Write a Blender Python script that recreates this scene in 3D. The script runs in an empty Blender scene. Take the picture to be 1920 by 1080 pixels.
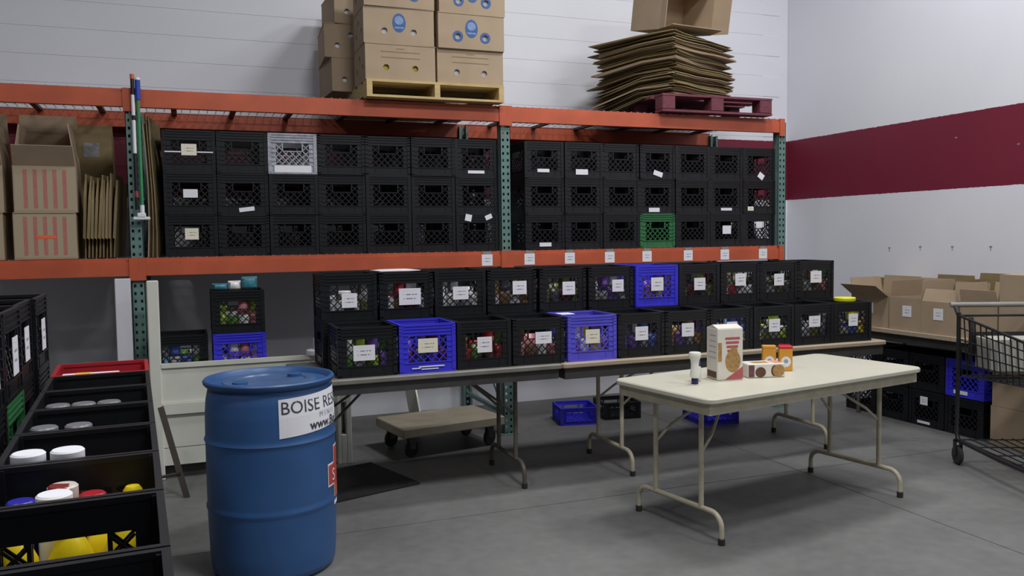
import bpy, math, random
from mathutils import Vector, Matrix
R = random.Random(7)
PI = math.pi
scene = bpy.context.scene
col = scene.collection

# ------------------------------------------------------------------ camera, world, lights, exposure
F_PX, YAW, PITCH, ROLL, CAM_H = 1581.76, 0.37047, -0.06048, -0.01293, 1.51492
_f = Vector((math.sin(YAW)*math.cos(PITCH), math.cos(YAW)*math.cos(PITCH), math.sin(PITCH)))
_r = Vector((math.cos(YAW), -math.sin(YAW), 0)); _u = _r.cross(_f)
_r2 = _r*math.cos(ROLL)+_u*math.sin(ROLL); _u2 = -_r*math.sin(ROLL)+_u*math.cos(ROLL)
cam_data = bpy.data.cameras.new('camera'); cam = bpy.data.objects.new('camera', cam_data); col.objects.link(cam)
cam_data.sensor_width = 36; cam_data.sensor_fit = 'HORIZONTAL'; cam_data.lens = F_PX/1920*36
cam_data.clip_start = .05
cam.matrix_world = Matrix(((_r2.x, _u2.x, -_f.x, 0), (_r2.y, _u2.y, -_f.y, 0), (_r2.z, _u2.z, -_f.z, CAM_H), (0, 0, 0, 1)))
scene.camera = cam

world = bpy.data.worlds.new('world'); scene.world = world; world.use_nodes = True
bg = world.node_tree.nodes['Background']; bg.inputs[0].default_value = (.86, .9, 1, 1); bg.inputs[1].default_value = .07
def area(name, loc, sx, sy, power, colr=(.985, .985, 1), target=None):
    l = bpy.data.lights.new(name, 'AREA'); l.shape = 'RECTANGLE'; l.size = sx; l.size_y = sy; l.energy = power; l.color = colr
    o = bpy.data.objects.new(name, l); o.location = loc; col.objects.link(o)
    if target is not None:
        o.rotation_euler = (Vector(target)-Vector(loc)).to_track_quat('-Z', 'Y').to_euler()
    return o
for lx, ly, pw in ((3.1, 4.3, 105), (5.0, 4.3, 60), (1.4, 1.8, 150), (4.9, 1.4, 85), (1.4, -2.0, 55), (4.9, -2.0, 50), (-1.9, 1.4, 90)):
    area('high_bay_light', (lx, ly, 5.4), .9, .5, pw)
scene.view_settings.view_transform = 'Standard'; scene.view_settings.look = 'None'
scene.view_settings.exposure = -0.3; scene.view_settings.gamma = 1; scene.view_settings.use_curve_mapping = False

# ------------------------------------------------------------------ materials
def lin(h):
    h = h.lstrip('#'); c = [int(h[i:i+2], 16)/255 for i in (0, 2, 4)]
    return tuple((x/12.92 if x <= .04045 else ((x+.055)/1.055)**2.4) for x in c)
MATS = {}
def mat(name, hexc, rough=.5, var=.12, scale=8, bump=0., metal=0., stretch=None, spec=.5):
    """plain coat with noise mottling"""
    if name in MATS: return MATS[name]
    m = bpy.data.materials.new(name); m.use_nodes = True; nt = m.node_tree; N = nt.nodes; L = nt.links
    b = N['Principled BSDF']; b.inputs['Roughness'].default_value = rough; b.inputs['Metallic'].default_value = metal
    b.inputs['Specular IOR Level'].default_value = spec
    c = lin(hexc); tc = N.new('ShaderNodeTexCoord'); no = N.new('ShaderNodeTexNoise'); no.inputs['Scale'].default_value = scale; no.inputs['Detail'].default_value = 4
    src = tc.outputs['Object']
    if stretch:
        mp = N.new('ShaderNodeMapping'); mp.inputs['Scale'].default_value = stretch; L.new(src, mp.inputs[0]); src = mp.outputs[0]
    L.new(src, no.inputs['Vector'])
    rp = N.new('ShaderNodeValToRGB'); rp.color_ramp.elements[0].position = .3; rp.color_ramp.elements[1].position = .7
    rp.color_ramp.elements[0].color = tuple(x*(1-var) for x in c)+(1,); rp.color_ramp.elements[1].color = tuple(min(1, x*(1+var)) for x in c)+(1,)
    L.new(no.outputs['Fac'], rp.inputs[0]); L.new(rp.outputs[0], b.inputs['Base Color'])
    if bump:
        bm = N.new('ShaderNodeBump'); bm.inputs['Strength'].default_value = bump; bm.inputs['Distance'].default_value = .01
        L.new(no.outputs['Fac'], bm.inputs['Height']); L.new(bm.outputs[0], b.inputs['Normal'])
    MATS[name] = m; return m
def add_math(nt, op, a, b=None, clamp=False):
    n = nt.nodes.new('ShaderNodeMath'); n.operation = op; n.use_clamp = clamp
    for i, v in enumerate((a, b)):
        if v is None: continue
        if isinstance(v, (int, float)): n.inputs[i].default_value = v
        else: nt.links.new(v, n.inputs[i])
    return n.outputs[0]
def mix_col(nt, fac, a, b):
    n = nt.nodes.new('ShaderNodeMix'); n.data_type = 'RGBA'
    if isinstance(fac, (int, float)): n.inputs[0].default_value = fac
    else: nt.links.new(fac, n.inputs[0])
    for i, v in ((6, a), (7, b)):
        if isinstance(v, tuple): n.inputs[i].default_value = v if len(v) == 4 else v+(1,)
        else: nt.links.new(v, n.inputs[i])
    return n.outputs[2]
def base(name, rough=.5):
    m = bpy.data.materials.new(name); m.use_nodes = True; nt = m.node_tree; b = nt.nodes['Principled BSDF']; b.inputs['Roughness'].default_value = rough
    MATS[name] = m; return m, nt, b
def noise(nt, scale, vec=None, detail=4):
    n = nt.nodes.new('ShaderNodeTexNoise'); n.inputs['Scale'].default_value = scale; n.inputs['Detail'].default_value = detail
    if vec is not None: nt.links.new(vec, n.inputs['Vector'])
    return n.outputs['Fac']
def tcoord(nt, which):
    return nt.nodes.new('ShaderNodeTexCoord').outputs[which]
def sep(nt, v):
    n = nt.nodes.new('ShaderNodeSeparateXYZ'); nt.links.new(v, n.inputs[0]); return n.outputs
# painted wall with burgundy stripe between two heights
def wall_mat(name):
    m, nt, b = base(name, .55)
    g = nt.nodes.new('ShaderNodeNewGeometry').outputs['Position']; s = sep(nt, g)
    n1 = noise(nt, 1.3, g); n2 = noise(nt, 30, g)
    zz = add_math(nt, 'ADD', s[2], add_math(nt, 'MULTIPLY', add_math(nt, 'SUBTRACT', n2, .5), .012))
    st = add_math(nt, 'MULTIPLY', add_math(nt, 'GREATER_THAN', zz, 1.858), add_math(nt, 'LESS_THAN', zz, 2.46))
    wv = mix_col(nt, n1, lin('#dfe0e8'), lin('#ebecf2')); rv = mix_col(nt, n1, lin('#6d1a30'), lin('#7c2038'))
    nt.links.new(mix_col(nt, st, wv, rv), b.inputs['Base Color'])
    bp = nt.nodes.new('ShaderNodeBump'); bp.inputs['Strength'].default_value = .12; bp.inputs['Distance'].default_value = .004
    nt.links.new(noise(nt, 60, g), bp.inputs['Height']); nt.links.new(bp.outputs[0], b.inputs['Normal'])
    return m
def floor_shading():
    m, nt, b = base('concrete', .5)
    g = nt.nodes.new('ShaderNodeNewGeometry').outputs['Position']
    a = noise(nt, .9, g, 6); c = noise(nt, 14, g, 8)
    f = add_math(nt, 'ADD', add_math(nt, 'MULTIPLY', a, .7), add_math(nt, 'MULTIPLY', c, .3))
    rp = nt.nodes.new('ShaderNodeValToRGB'); e = rp.color_ramp.elements
    e[0].position = .33; e[0].color = lin('#5f5f5e')+(1,); e[1].position = .68; e[1].color = lin('#7b7b79')+(1,)
    nt.links.new(f, rp.inputs[0]); nt.links.new(rp.outputs[0], b.inputs['Base Color'])
    rr = add_math(nt, 'ADD', .38, add_math(nt, 'MULTIPLY', a, .3)); nt.links.new(rr, b.inputs['Roughness'])
    bp = nt.nodes.new('ShaderNodeBump'); bp.inputs['Strength'].default_value = .08; bp.inputs['Distance'].default_value = .004
    nt.links.new(c, bp.inputs['Height']); nt.links.new(bp.outputs[0], b.inputs['Normal'])
    return m
# printed paper: rows of faint grey printing on white, in generated coordinates
def print_mat(name, paper, ink, rows=4, lo=.2, hi=.85):
    m, nt, b = base(name, .7)
    s = sep(nt, tcoord(nt, 'Generated'))
    fr = add_math(nt, 'FRACT', add_math(nt, 'MULTIPLY', s[2], rows))
    row = add_math(nt, 'MULTIPLY', add_math(nt, 'GREATER_THAN', fr, .35), add_math(nt, 'LESS_THAN', fr, .65))
    inx = add_math(nt, 'MULTIPLY', add_math(nt, 'GREATER_THAN', s[0], .18), add_math(nt, 'LESS_THAN', s[0], .82))
    inz = add_math(nt, 'MULTIPLY', add_math(nt, 'GREATER_THAN', s[2], lo), add_math(nt, 'LESS_THAN', s[2], hi))
    cmb = nt.nodes.new('ShaderNodeCombineXYZ'); nt.links.new(add_math(nt, 'MULTIPLY', s[0], 14), cmb.inputs[0])
    nt.links.new(add_math(nt, 'FLOOR', add_math(nt, 'MULTIPLY', s[2], rows)), cmb.inputs[1])
    wd = add_math(nt, 'GREATER_THAN', noise(nt, 1.7, cmb.outputs[0], 0), .45)
    f = add_math(nt, 'MULTIPLY', add_math(nt, 'MULTIPLY', row, inx), add_math(nt, 'MULTIPLY', inz, wd))
    nt.links.new(mix_col(nt, add_math(nt, 'MULTIPLY', f, .75), lin(paper), lin(ink)), b.inputs['Base Color'])
    return m
# vertical print stripes (striped produce boxes)
def stripe_mat(name, paper, ink, n=5, x0=.1, x1=.9, z0=.05, z1=.95, duty=.42):
    m, nt, b = base(name, .8)
    s = sep(nt, tcoord(nt, 'Generated')); g = tcoord(nt, 'Object')
    t = add_math(nt, 'MULTIPLY', add_math(nt, 'DIVIDE', add_math(nt, 'SUBTRACT', s[0], x0), x1-x0), n)
    fr = add_math(nt, 'FRACT', t)
    f = add_math(nt, 'MULTIPLY', add_math(nt, 'GREATER_THAN', fr, .5-duty/2), add_math(nt, 'LESS_THAN', fr, .5+duty/2))
    for a, lo, hi in ((s[0], x0, x1), (s[2], z0, z1)):
        f = add_math(nt, 'MULTIPLY', f, add_math(nt, 'MULTIPLY', add_math(nt, 'GREATER_THAN', a, lo), add_math(nt, 'LESS_THAN', a, hi)))
    n1 = noise(nt, 40, g)
    f = add_math(nt, 'MULTIPLY', f, add_math(nt, 'ADD', .45, add_math(nt, 'MULTIPLY', n1, .7)), True)
    nt.links.new(mix_col(nt, f, lin(paper), lin(ink)), b.inputs['Base Color'])
    return m
# blotchy printed packaging of several colours
def pack_mat(name, cols, scale=18, rough=.35):
    if name in MATS: return MATS[name]
    m, nt, b = base(name, rough)
    g = tcoord(nt, 'Object'); vo = nt.nodes.new('ShaderNodeTexVoronoi'); vo.inputs['Scale'].default_value = scale; nt.links.new(g, vo.inputs['Vector'])
    wn = nt.nodes.new('ShaderNodeSeparateColor'); nt.links.new(vo.outputs['Color'], wn.inputs[0])
    rp = nt.nodes.new('ShaderNodeValToRGB'); rp.color_ramp.interpolation = 'CONSTANT'; e = rp.color_ramp.elements
    e[0].position = 0; e[0].color = lin(cols[0])+(1,); e[1].position = 1/len(cols); e[1].color = lin(cols[1])+(1,)
    for i in range(2, len(cols)): q = e.new(i/len(cols)); q.color = lin(cols[i])+(1,)
    nt.links.new(wn.outputs[0], rp.inputs[0]); nt.links.new(rp.outputs[0], b.inputs['Base Color'])
    return m

M_wall = wall_mat('painted_block_wall'); M_floor = floor_shading()
M_orange = mat('orange_rack_paint', '#b9583a', .45, .12, 5)
M_green = mat('green_rack_paint', '#62807a', .5, .15, 9)
M_steel = mat('galvanised_wire', '#c2c4c8', .45, .1, 20, metal=.4)
M_channel = mat('dark_channel_steel', '#4a4a48', .5, .1, 20, metal=.3)
M_card = mat('cardboard', '#a7937a', .85, .07, 6)
M_card_d = mat('aged_cardboard', '#867551', .85, .12, 7)
M_card_in = mat('cardboard_inside', '#b9aa8c', .85, .08, 6)
M_ply = mat('raw_wood', '#a69780', .7, .16, 4, stretch=(1, 12, 12))
M_pal = mat('pallet_wood', '#c3ab77', .75, .16, 4, stretch=(2, 10, 10))
M_redpal = mat('red_pallet_wood', '#6b3440', .75, .25, 8, stretch=(2, 8, 8))
M_white = mat('aged_white_paint', '#d6d7cb', .55, .05, 5)
M_dboard = mat('dark_table_edge', '#3c3a38', .6, .2, 10)
M_legs = mat('beige_leg_enamel', '#b5ae97', .4, .12, 20)
M_legd = mat('dark_leg_enamel', '#5c554c', .45, .12, 20)
M_top = mat('cream_laminate', '#c6c3b2', .45, .03, 6)
M_rub = mat('rubber', '#2c2a28', .7, .1, 20)
M_barrel = mat('blue_barrel_plastic', '#2f5688', .42, .08, 5)
M_paper = print_mat('printed_tag', '#e9e8ee', '#55555f', 4)
M_paper2 = print_mat('printed_tag_cream', '#e8e3cf', '#77706a', 4)
M_plain = mat('white_paper', '#e6e6ec', .7, .03, 10)
M_tape = mat('grey_tape', '#8d8a86', .6, .1, 30)
M_blackp = mat('black_metal', '#1d1d20', .4, .2, 10)
M_brownleg = mat('brown_steel', '#3a322b', .5, .2, 10)
M_stripe = stripe_mat('red_striped_cardboard', '#a89a80', '#b4605c')
CRATE = {'black': mat('black_crate_plastic', '#15171b', .4, .15, 12), 'blue': mat('blue_crate_plastic', '#3a37d2', .45, .08, 12),
         'blueviolet': mat('violet_blue_crate_plastic', '#5a55d0', .45, .08, 12),
         'green': mat('green_crate_plastic', '#2e6b40', .5, .08, 12), 'red': mat('red_crate_plastic', '#a8202c', .45, .08, 12),
         'silver': mat('grey_crate_plastic', '#a0a2ac', .5, .25, 25)}

# ------------------------------------------------------------------ mesh helpers
class MB:
    def __init__(s): s.v = []; s.f = []; s.m = []
    def add(s, vs, fs, mi=0):
        o = len(s.v); s.v += [tuple(p) for p in vs]
        for f in fs: s.f.append(tuple(i+o for i in f)); s.m.append(mi)
        return s
    def box(s, x0, x1, y0, y1, z0, z1, mi=0):
        return s.add([(x0, y0, z0), (x1, y0, z0), (x1, y1, z0), (x0, y1, z0), (x0, y0, z1), (x1, y0, z1), (x1, y1, z1), (x0, y1, z1)],
                     [(3, 2, 1, 0), (4, 5, 6, 7), (0, 1, 5, 4), (1, 2, 6, 5), (2, 3, 7, 6), (3, 0, 4, 7)], mi)
    def cbox(s, x0, x1, y0, y1, z0, z1, c=.004, mi=0):
        """box with chamfered edges: stacked octagon-ish rings"""
        def ring(i, z): return [(x0+i, y0+c, z), (x0+c+i*0, y0+i, z), (x1-c, y0+i, z), (x1-i, y0+c, z), (x1-i, y1-c, z), (x1-c, y1-i, z), (x0+c, y1-i, z), (x0+i, y1-c, z)]
        rs = [ring(c*.999, z0), ring(0, z0+c), ring(0, z1-c), ring(c*.999, z1)]
        vs = [p for r in rs for p in r]; fs = [tuple(range(7, -1, -1)), tuple(range(24, 32))]
        for k in range(3):
            for i in range(8): j = (i+1) % 8; fs.append((k*8+i, k*8+j, k*8+8+j, k*8+8+i))
        return s.add(vs, fs, mi)
    def bar(s, p0, p1, w, h, up=(0, 0, 1), mi=0):
        p0, p1 = Vector(p0), Vector(p1); d = (p1-p0).normalized(); u = Vector(up)
        if abs(d.dot(u)) > .99: u = Vector((0, 1, 0))
        x = d.cross(u).normalized()*w/2; y = x.cross(d).normalized()*h/2
        vs = [p+a*x+b*y for p in (p0, p1) for a, b in ((-1, -1), (1, -1), (1, 1), (-1, 1))]
        return s.add(vs, [(3, 2, 1, 0), (4, 5, 6, 7), (0, 1, 5, 4), (1, 2, 6, 5), (2, 3, 7, 6), (3, 0, 4, 7)], mi)
    def tube(s, pts, r, n=8, mi=0):
        pts = [Vector(p) for p in pts]; vs = []; fs = []; t0 = (pts[1]-pts[0]).normalized()
        u = t0.orthogonal().normalized()
        for i, p in enumerate(pts):
            t = (pts[min(i+1, len(pts)-1)]-pts[max(i-1, 0)]).normalized()
            u = (u-t*u.dot(t)).normalized(); w = t.cross(u)
            vs += [p+r*(u*math.cos(2*PI*k/n)+w*math.sin(2*PI*k/n)) for k in range(n)]
        for i in range(len(pts)-1):
            for k in range(n): j = (k+1) % n; fs.append((i*n+k, i*n+j, i*n+n+j, i*n+n+k))
        fs.append(tuple(range(n-1, -1, -1))); fs.append(tuple((len(pts)-1)*n+k for k in range(n)))
        return s.add(vs, fs, mi)
    def lathe(s, prof, n=20, c=(0, 0, 0), mi=0):
        vs = []; fs = []
        for r, z in prof: vs += [(c[0]+r*math.cos(2*PI*k/n), c[1]+r*math.sin(2*PI*k/n), c[2]+z) for k in range(n)]
        for i in range(len(prof)-1):
            for k in range(n): j = (k+1) % n; fs.append((i*n+k, i*n+j, i*n+n+j, i*n+n+k))
        if prof[0][0] > 1e-5: fs.append(tuple(range(n-1, -1, -1)))
        if prof[-1][0] > 1e-5: fs.append(tuple((len(prof)-1)*n+k for k in range(n)))
        return s.add(vs, fs, mi)
    def plate_hole(s, x0, x1, z0, z1, y0, y1, cx, cz, r, n=16, mi=0):
        """plate in the xz plane with a round hole"""
        def sq(a):
            dx, dz = math.cos(a), math.sin(a); t = 1e9
            if dx > 1e-6: t = min(t, (x1-cx)/dx)
            if dx < -1e-6: t = min(t, (x0-cx)/dx)
            if dz > 1e-6: t = min(t, (z1-cz)/dz)
            if dz < -1e-6: t = min(t, (z0-cz)/dz)
            return cx+dx*t, cz+dz*t
        an = [2*PI*k/n for k in range(n)]+[math.atan2(z-cz, x-cx) % (2*PI) for x in (x0, x1) for z in (z0, z1)]
        an = sorted(an); k = len(an); vs = []; fs = []
        for y in (y0, y1):
            vs += [(cx+r*math.cos(a), y, cz+r*math.sin(a)) for a in an]+[(sq(a)[0], y, sq(a)[1]) for a in an]
        for i in range(k):
            j = (i+1) % k
            fs += [(i, k+i, k+j, j), (2*k+i, 2*k+j, 3*k+j, 3*k+i), (i, j, 2*k+j, 2*k+i)]
        return s.add(vs, fs, mi)
    def mesh(s, name, mats, smooth=False):
        me = bpy.data.meshes.new(name); me.from_pydata(s.v, [], s.f)
        for m in (mats if isinstance(mats, (list, tuple)) else [mats]): me.materials.append(m)
        if any(s.m): me.polygons.foreach_set('material_index', s.m)
        if smooth: me.polygons.foreach_set('use_smooth', [True]*len(me.polygons)); me.set_sharp_from_angle(angle=math.radians(38))
        me.update(); return me
def O(name, me, parent=None, loc=(0, 0, 0), rot=(0, 0, 0), scale=(1, 1, 1), m=None):
    o = bpy.data.objects.new(name, me); col.objects.link(o); o.parent = parent
    o.location = loc; o.rotation_euler = rot; o.scale = scale
    if m is not None: o.material_slots[0].link = 'OBJECT'; o.material_slots[0].material = m
    return o
def build(name, mb, mats, parent=None, loc=(0, 0, 0), rot=(0, 0, 0), smooth=False):
    return O(name, mb.mesh(name, mats, smooth), parent, loc, rot)
def tag(o, label, cat, group=None):
    o['label'] = label; o['category'] = cat
    if group: o['group'] = group
    return o
def thing(name, label, cat, loc=(0, 0, 0), rotz=0, group=None):
    return tag(O(name, None, None, loc, (0, 0, rotz)), label, cat, group)
def struct(o): o['kind'] = 'structure'; return o
ORD = ['first', 'second', 'third', 'fourth', 'fifth', 'sixth', 'seventh', 'eighth', 'ninth', 'tenth', 'eleventh']

# ------------------------------------------------------------------ the room
WY, WX = 7.142, 5.844            # back wall face, right wall face
RF = 5.992                       # rack front plane
fl = struct(build('floor', MB().box(-3.2, WX, -3, WY, -.2, -.012), M_floor))
for x0, x1, y0, y1 in ((-3.2, 3.617, -3, 4.297), (3.623, WX, -3, 4.297), (-3.2, 3.617, 4.303, WY), (3.623, WX, 4.303, WY)):
    build('slab', MB().box(x0, x1, y0, y1, -.012, 0), M_floor, fl)
BZ = 2.094                       # first separately laid course
wb = struct(build('wall_back', MB().box(-3.2, WX+.2, WY, WY+.2, 0, BZ).box(-3.2, WX+.2, WY+.005, WY+.2, BZ, 4.6), M_wall))
c_ = .0012; pr_ = [(.006, .0006), (c_, .0006), (0, .0006+c_), (0, .2026-c_), (c_, .2026), (.006, .2026)]
blk = MB().add([(x, y, z) for x in (-.20312, .20312) for y, z in pr_], [(k, k+1, k+7, k+6) for k in range(5)]+[tuple(range(5, -1, -1)), tuple(range(6, 12))]).mesh('block', M_wall)
for k in range(12):
    off = (k % 2)*.203
    for i in range(24):
        x = -3.0+off+i*.4063
        if x+.2 < WX: O('block', blk, wb, (x, WY, BZ+k*.2032))
struct(build('wall_right', MB().box(WX, WX+.2, -3, WY, 0, 4.6), M_wall))
mk = MB()                        # scuffs and old fixing holes on the right wall
M_scuff = mat('wall_scuff', '#8f8f96', .8, .2, 30)
for y, z in ((5.775, 1.373), (5.437, 1.385), (5.116, 1.387), (4.764, 1.389)):
    mk.box(WX-.0015, WX, y-.012, y+.012, z-.004, z+.008).box(WX-.0015, WX, y-.003, y+.003, z-.03, z)
for y, z in ((5.1, 2.27), (4.55, 2.16)): mk.box(WX-.0015, WX, y-.01, y+.01, z-.006, z+.004)
build('scuff_mark', mk, M_scuff, bpy.data.objects['wall_right'])['kind'] = 'stuff'

# ------------------------------------------------------------------ pallet rack
UX = [-2.85, -.2813, 2.2881, 4.845]
ZUT, ZUB, ZLT, ZLB = 2.493, 2.382, 1.4104, 1.2837
rack = thing('pallet_rack', 'orange and green steel pallet rack standing along the back wall', 'rack', (0, RF, 0))
post = MB(); ph = 2.47; w = .04
for a in (-1, 1):
    post.box(a*w-(.004 if a > 0 else 0), a*w+(.004 if a < 0 else 0), 0, .07, 0, ph)     # side webs
    x0, x1 = sorted((a*w, a*.026)); post.box(x0, x1, 0, .003, 0, ph)                     # edge strips
    x0, x1 = sorted((a*.011, a*.026))
    for k in range(49): post.box(x0, x1, 0, .003, k*.0508+.02, (k+1)*.0508)
    post.box(*sorted((a*w, a*.02)), .067, .07, 0, ph)
post.box(-.011, .011, 0, .003, 0, ph).box(-.07, .07, -.03, .1, 0, .006)
post_me = post.mesh('post', M_green)
for i, x in enumerate(UX):
    O('post', post_me, rack, (x, 0, 0)); O('post', post_me, rack, (x, 1.07, 0), (0, 0, PI))
    for z0, z1 in ((.15, .15), (.15, .95), (.95, 1.2), (1.2, 1.2), (1.2, 2.1)):
        build('brace', MB().bar((x, .06, z0), (x, 1.01, z1), .03, .03), M_green, rack)
bw = UX[2]-UX[1]
def beam_mesh():
    b = MB(); L0, L1 = .045, bw-.045
    b.box(L0, L1, -.012, .035, 0, .092).box(L0, L1, .002, .035, .092, .115)          # stepped section
    for x in (-.04, bw-.04-.0): pass
    b.box(-.0, .05, -.02, -.003, -.03, .118).box(bw-.05, bw, -.02, -.003, -.03, .118)   # end connectors
    return b.mesh('beam', M_orange)
bm_me = beam_mesh()
beams = {}
for i in range(3):
    for zt, key in ((ZUB-.002, 'u'), (ZLB+.01, 'l')):
        beams[key, i] = O('beam', bm_me, rack, (UX[i], 0, zt))
        O('beam', bm_me, rack, (UX[i+1], 1.07, zt), (0, 0, PI))
dk = MB()
for k in range(41): x = .06+k*(bw-.12)/40; dk.bar((x, .03, .121), (x, 1.04, .121), .004, .004)
for k in range(10): y = .05+k*.108; dk.bar((.05, y, .118), (bw-.05, y, .118), .0035, .0035)
dk_me = dk.mesh('wire_deck', M_steel)
ch_me = MB().box(-.02, .02, .03, 1.04, .094, .114).mesh('deck_channel', M_channel)
for i in range(3):
    for zt in (ZUB, ZLB+.005):
        O('wire_deck', dk_me, rack, (UX[i], 0, zt))
        for k in range(6): O('deck_channel', ch_me, rack, (UX[i]+.25+k*.415, 0, zt))
# cards taped to the lower beam
tape_me = MB().box(-.032, .032, -.0015, .0, 0, .03).mesh('tape', M_tape)
card_me = MB().box(-.5, .5, -.0016, 0, -.5, .5).mesh('label_card', M_paper)
card2_me = MB().box(-.5, .5, -.0016, 0, -.5, .5).mesh('label_card', M_paper2)
plain_me = MB().box(-.5, .5, -.0016, 0, -.5, .5).mesh('label_card', M_plain)
for px, x in enumerate((2.125, 2.47, 2.81, 3.16, 3.50, 3.89, 4.25, 4.64)):
    bi = 1 if x < UX[2] else 2
    c = O('label_card', card_me, beams['l', bi], (x-UX[bi], -.0125, .05), scale=(.085, 1, .085))
    O('tape', tape_me, beams['l', bi], (x-UX[bi], -.0125, .085))

# ------------------------------------------------------------------ milk crates
CW, CH = .33, .278
def frame_mesh(m):
    b = MB(); h = CW/2
    for a in (-1, 1):
        for c in (-1, 1): b.box(*sorted((a*h, a*(h-.022))), *sorted((c*h, c*(h-.022))), .006, CH-.004)
    for a in (-1, 1):                      # rim
        b.box(*sorted((a*h, a*(h-.014))), -h, h, CH-.012, CH); b.box(-h+.014, h-.014, *sorted((a*h, a*(h-.014))), CH-.012, CH)
        b.box(*sorted((a*(h), a*(h-.02))), -h, h, 0, .012); b.box(-h+.02, h-.02, *sorted((a*h, a*(h-.02))), 0, .012)
    for k in range(-4, 5): b.box(k*.034-.007, k*.034+.007, -h+.01, h-.01, .004, .010); b.box(-h+.01, h-.01, k*.034-.007, k*.034+.007, .003, .009)
    return b.mesh('milk_crate', m)
def panel_mesh(m):
    b = MB(); y0, y1 = -CW/2+.005, -CW/2+.011; X = .143
    b.box(-X, X, y0, y1, .210, .268)                       # upper band
    for z in (.212, .231, .250): b.box(-X-.02, X+.02, y0-.005, y0, z, z+.006)
    b.box(-X, X, y0, y1, .006, .062).box(-X-.02, X+.02, y0-.005, y0, .056, .062)
    wx = .112
    for a in (-1, 1):
        b.box(*sorted((a*wx, a*X)), y0, y1, .062, .210)
        for z in (.085, .115, .145, .175): b.box(*sorted((a*(wx+.004), a*(X+.02))), y0-.005, y0, z, z+.004)
        b.box(*sorted((a*.063, a*.071)), y0-.002, y1, .155, .210)
        b.box(*sorted((a*.09, a*.094)), y0-.003, y0, .01, .056)
    b.box(-.063, .063, y0-.002, y1, .152, .158)              # handle surround; the slot above it is open
    z0, z1 = .062, .210
    for sgn in (1, -1):
        for k in range(-7, 8):
            o = k*.045
            # line x = o + sgn*(z-zm); clip to the window
            zm = (z0+z1)/2; zs = []
            for z in [z0+(z1-z0)*i/70 for i in range(71)]:
                x = o+sgn*(z-zm); ok = abs(x) <= wx and not (abs(x) < .064 and z > .156)
                zs.append((z, x, ok))
            run = []
            for q in zs+[(0, 0, False)]:
                if q[2]: run.append(q)
                else:
                    if len(run) > 4:
                        a, c = run[0], run[-1]
                        yy = y0+.0035+sgn*.0012
                        b.bar((a[1], yy, a[0]), (c[1], yy, c[0]), .0045, .006, up=(sgn*-.7, 0, .7))
                    run = []
    return b.mesh('side_panel', m)
CR = {k: (frame_mesh(m), panel_mesh(m)) for k, m in CRATE.items()}
def crate(loc, rotz, color, label, cards=(), group=None, sc=(1, 1, 1)):
    fm, pm = CR[color]
    o = tag(O('milk_crate', fm, None, loc, (0, 0, rotz), sc), label, 'crate', group)
    for k in range(4): O('side_panel', pm, o, rot=(0, 0, k*PI/2))
    for c in cards:
        dx, z, w_, h_ = c[:4]; kind = c[4] if len(c) > 4 else 'p'; tilt = c[5] if len(c) > 5 else 0
        O('label_card', {'p': card_me, 'c': card2_me, 'w': plain_me}[kind], o, (dx, -CW/2-.0008, z), (0, tilt, 0), (w_, 1, h_))
    return o

# stacks on the rack shelf
SZ = ZLB+.005+.1237
rows = ['bottom', 'middle', 'top']
cards_rack = {(0, 2, 2): [(0, .033, .25, .046, 'w')], (0, 0, 0): [(0, .15, .085, .075, 'c')], (0, 1, 0): [(0, .14, .09, .055, 'w')], (0, 2, 0): [(0, .15, .095, .075, 'c'), (-.1, .135, .1, .008, 'w'), (.1, .135, .1, .008, 'w')],
    (0, 1, 1): [(.02, .035, .1, .028, 'w', -.12)], (0, 2, 6): [(0, .035, .13, .022, 'w')], (0, 0, 6): [(-.07, .25, .05, .05, 'w', .2), (.09, .255, .055, .035, 'w', -.4)],
    (1, 2, 0): [(-.01, .055, .1, .026, 'w')], (1, 2, 1): [(-.02, .048, .105, .042, 'w')], (1, 2, 3): [(0, .045, .085, .04, 'w', .3)], (1, 1, 3): [(-.03, .03, .1, .034, 'w')],
    (1, 1, 5): [(0, .035, .11, .022, 'w')], (1, 0, 5): [(0, .14, .085, .07, 'w')], (1, 0, 0): [(0, .04, .1, .03, 'w')], (1, 2, 6): [(.02, .04, .06, .05, 'w', .6)], (1, 1, 6): [(-.09, .04, .06, .035, 'c')],
    (1, 0, 6): [(0, .18, .06, .055, 'w')]}
for bay, (x0, bname) in enumerate(((-.1108, 'left'), (2.4577, 'right'))):
    for i in range(7):
        for r in range(3):
            c = 'black'
            if (bay, r, i) == (0, 2, 2): c = 'silver'
            if (bay, r, i) == (1, 0, 3): c = 'green'
            cn = {'silver': 'grey', 'black': 'black'}.get(c, c)
            lab = f'{cn} milk crate, {rows[r]} row of the {bname} rack bay, {ORD[i]} from its left end'
            dy = R.uniform(-.008, .008)
            crate((x0+.335*(i+.5)+R.uniform(-.001, .001), RF+.035+CW/2+dy, SZ+r*.2785), R.uniform(-.004, .004), c, lab, cards_rack.get((bay, r, i), ()), 'crates stacked on the rack shelf')

            crate((x0+.335*(i+.5), RF+.05+CW*1.5, SZ+r*.2785), 0, 'black', f'black crate behind the {rows[r]} row of the {bname} rack bay, {ORD[i]} from left', (), 'second row of crates behind the rack front')
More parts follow.
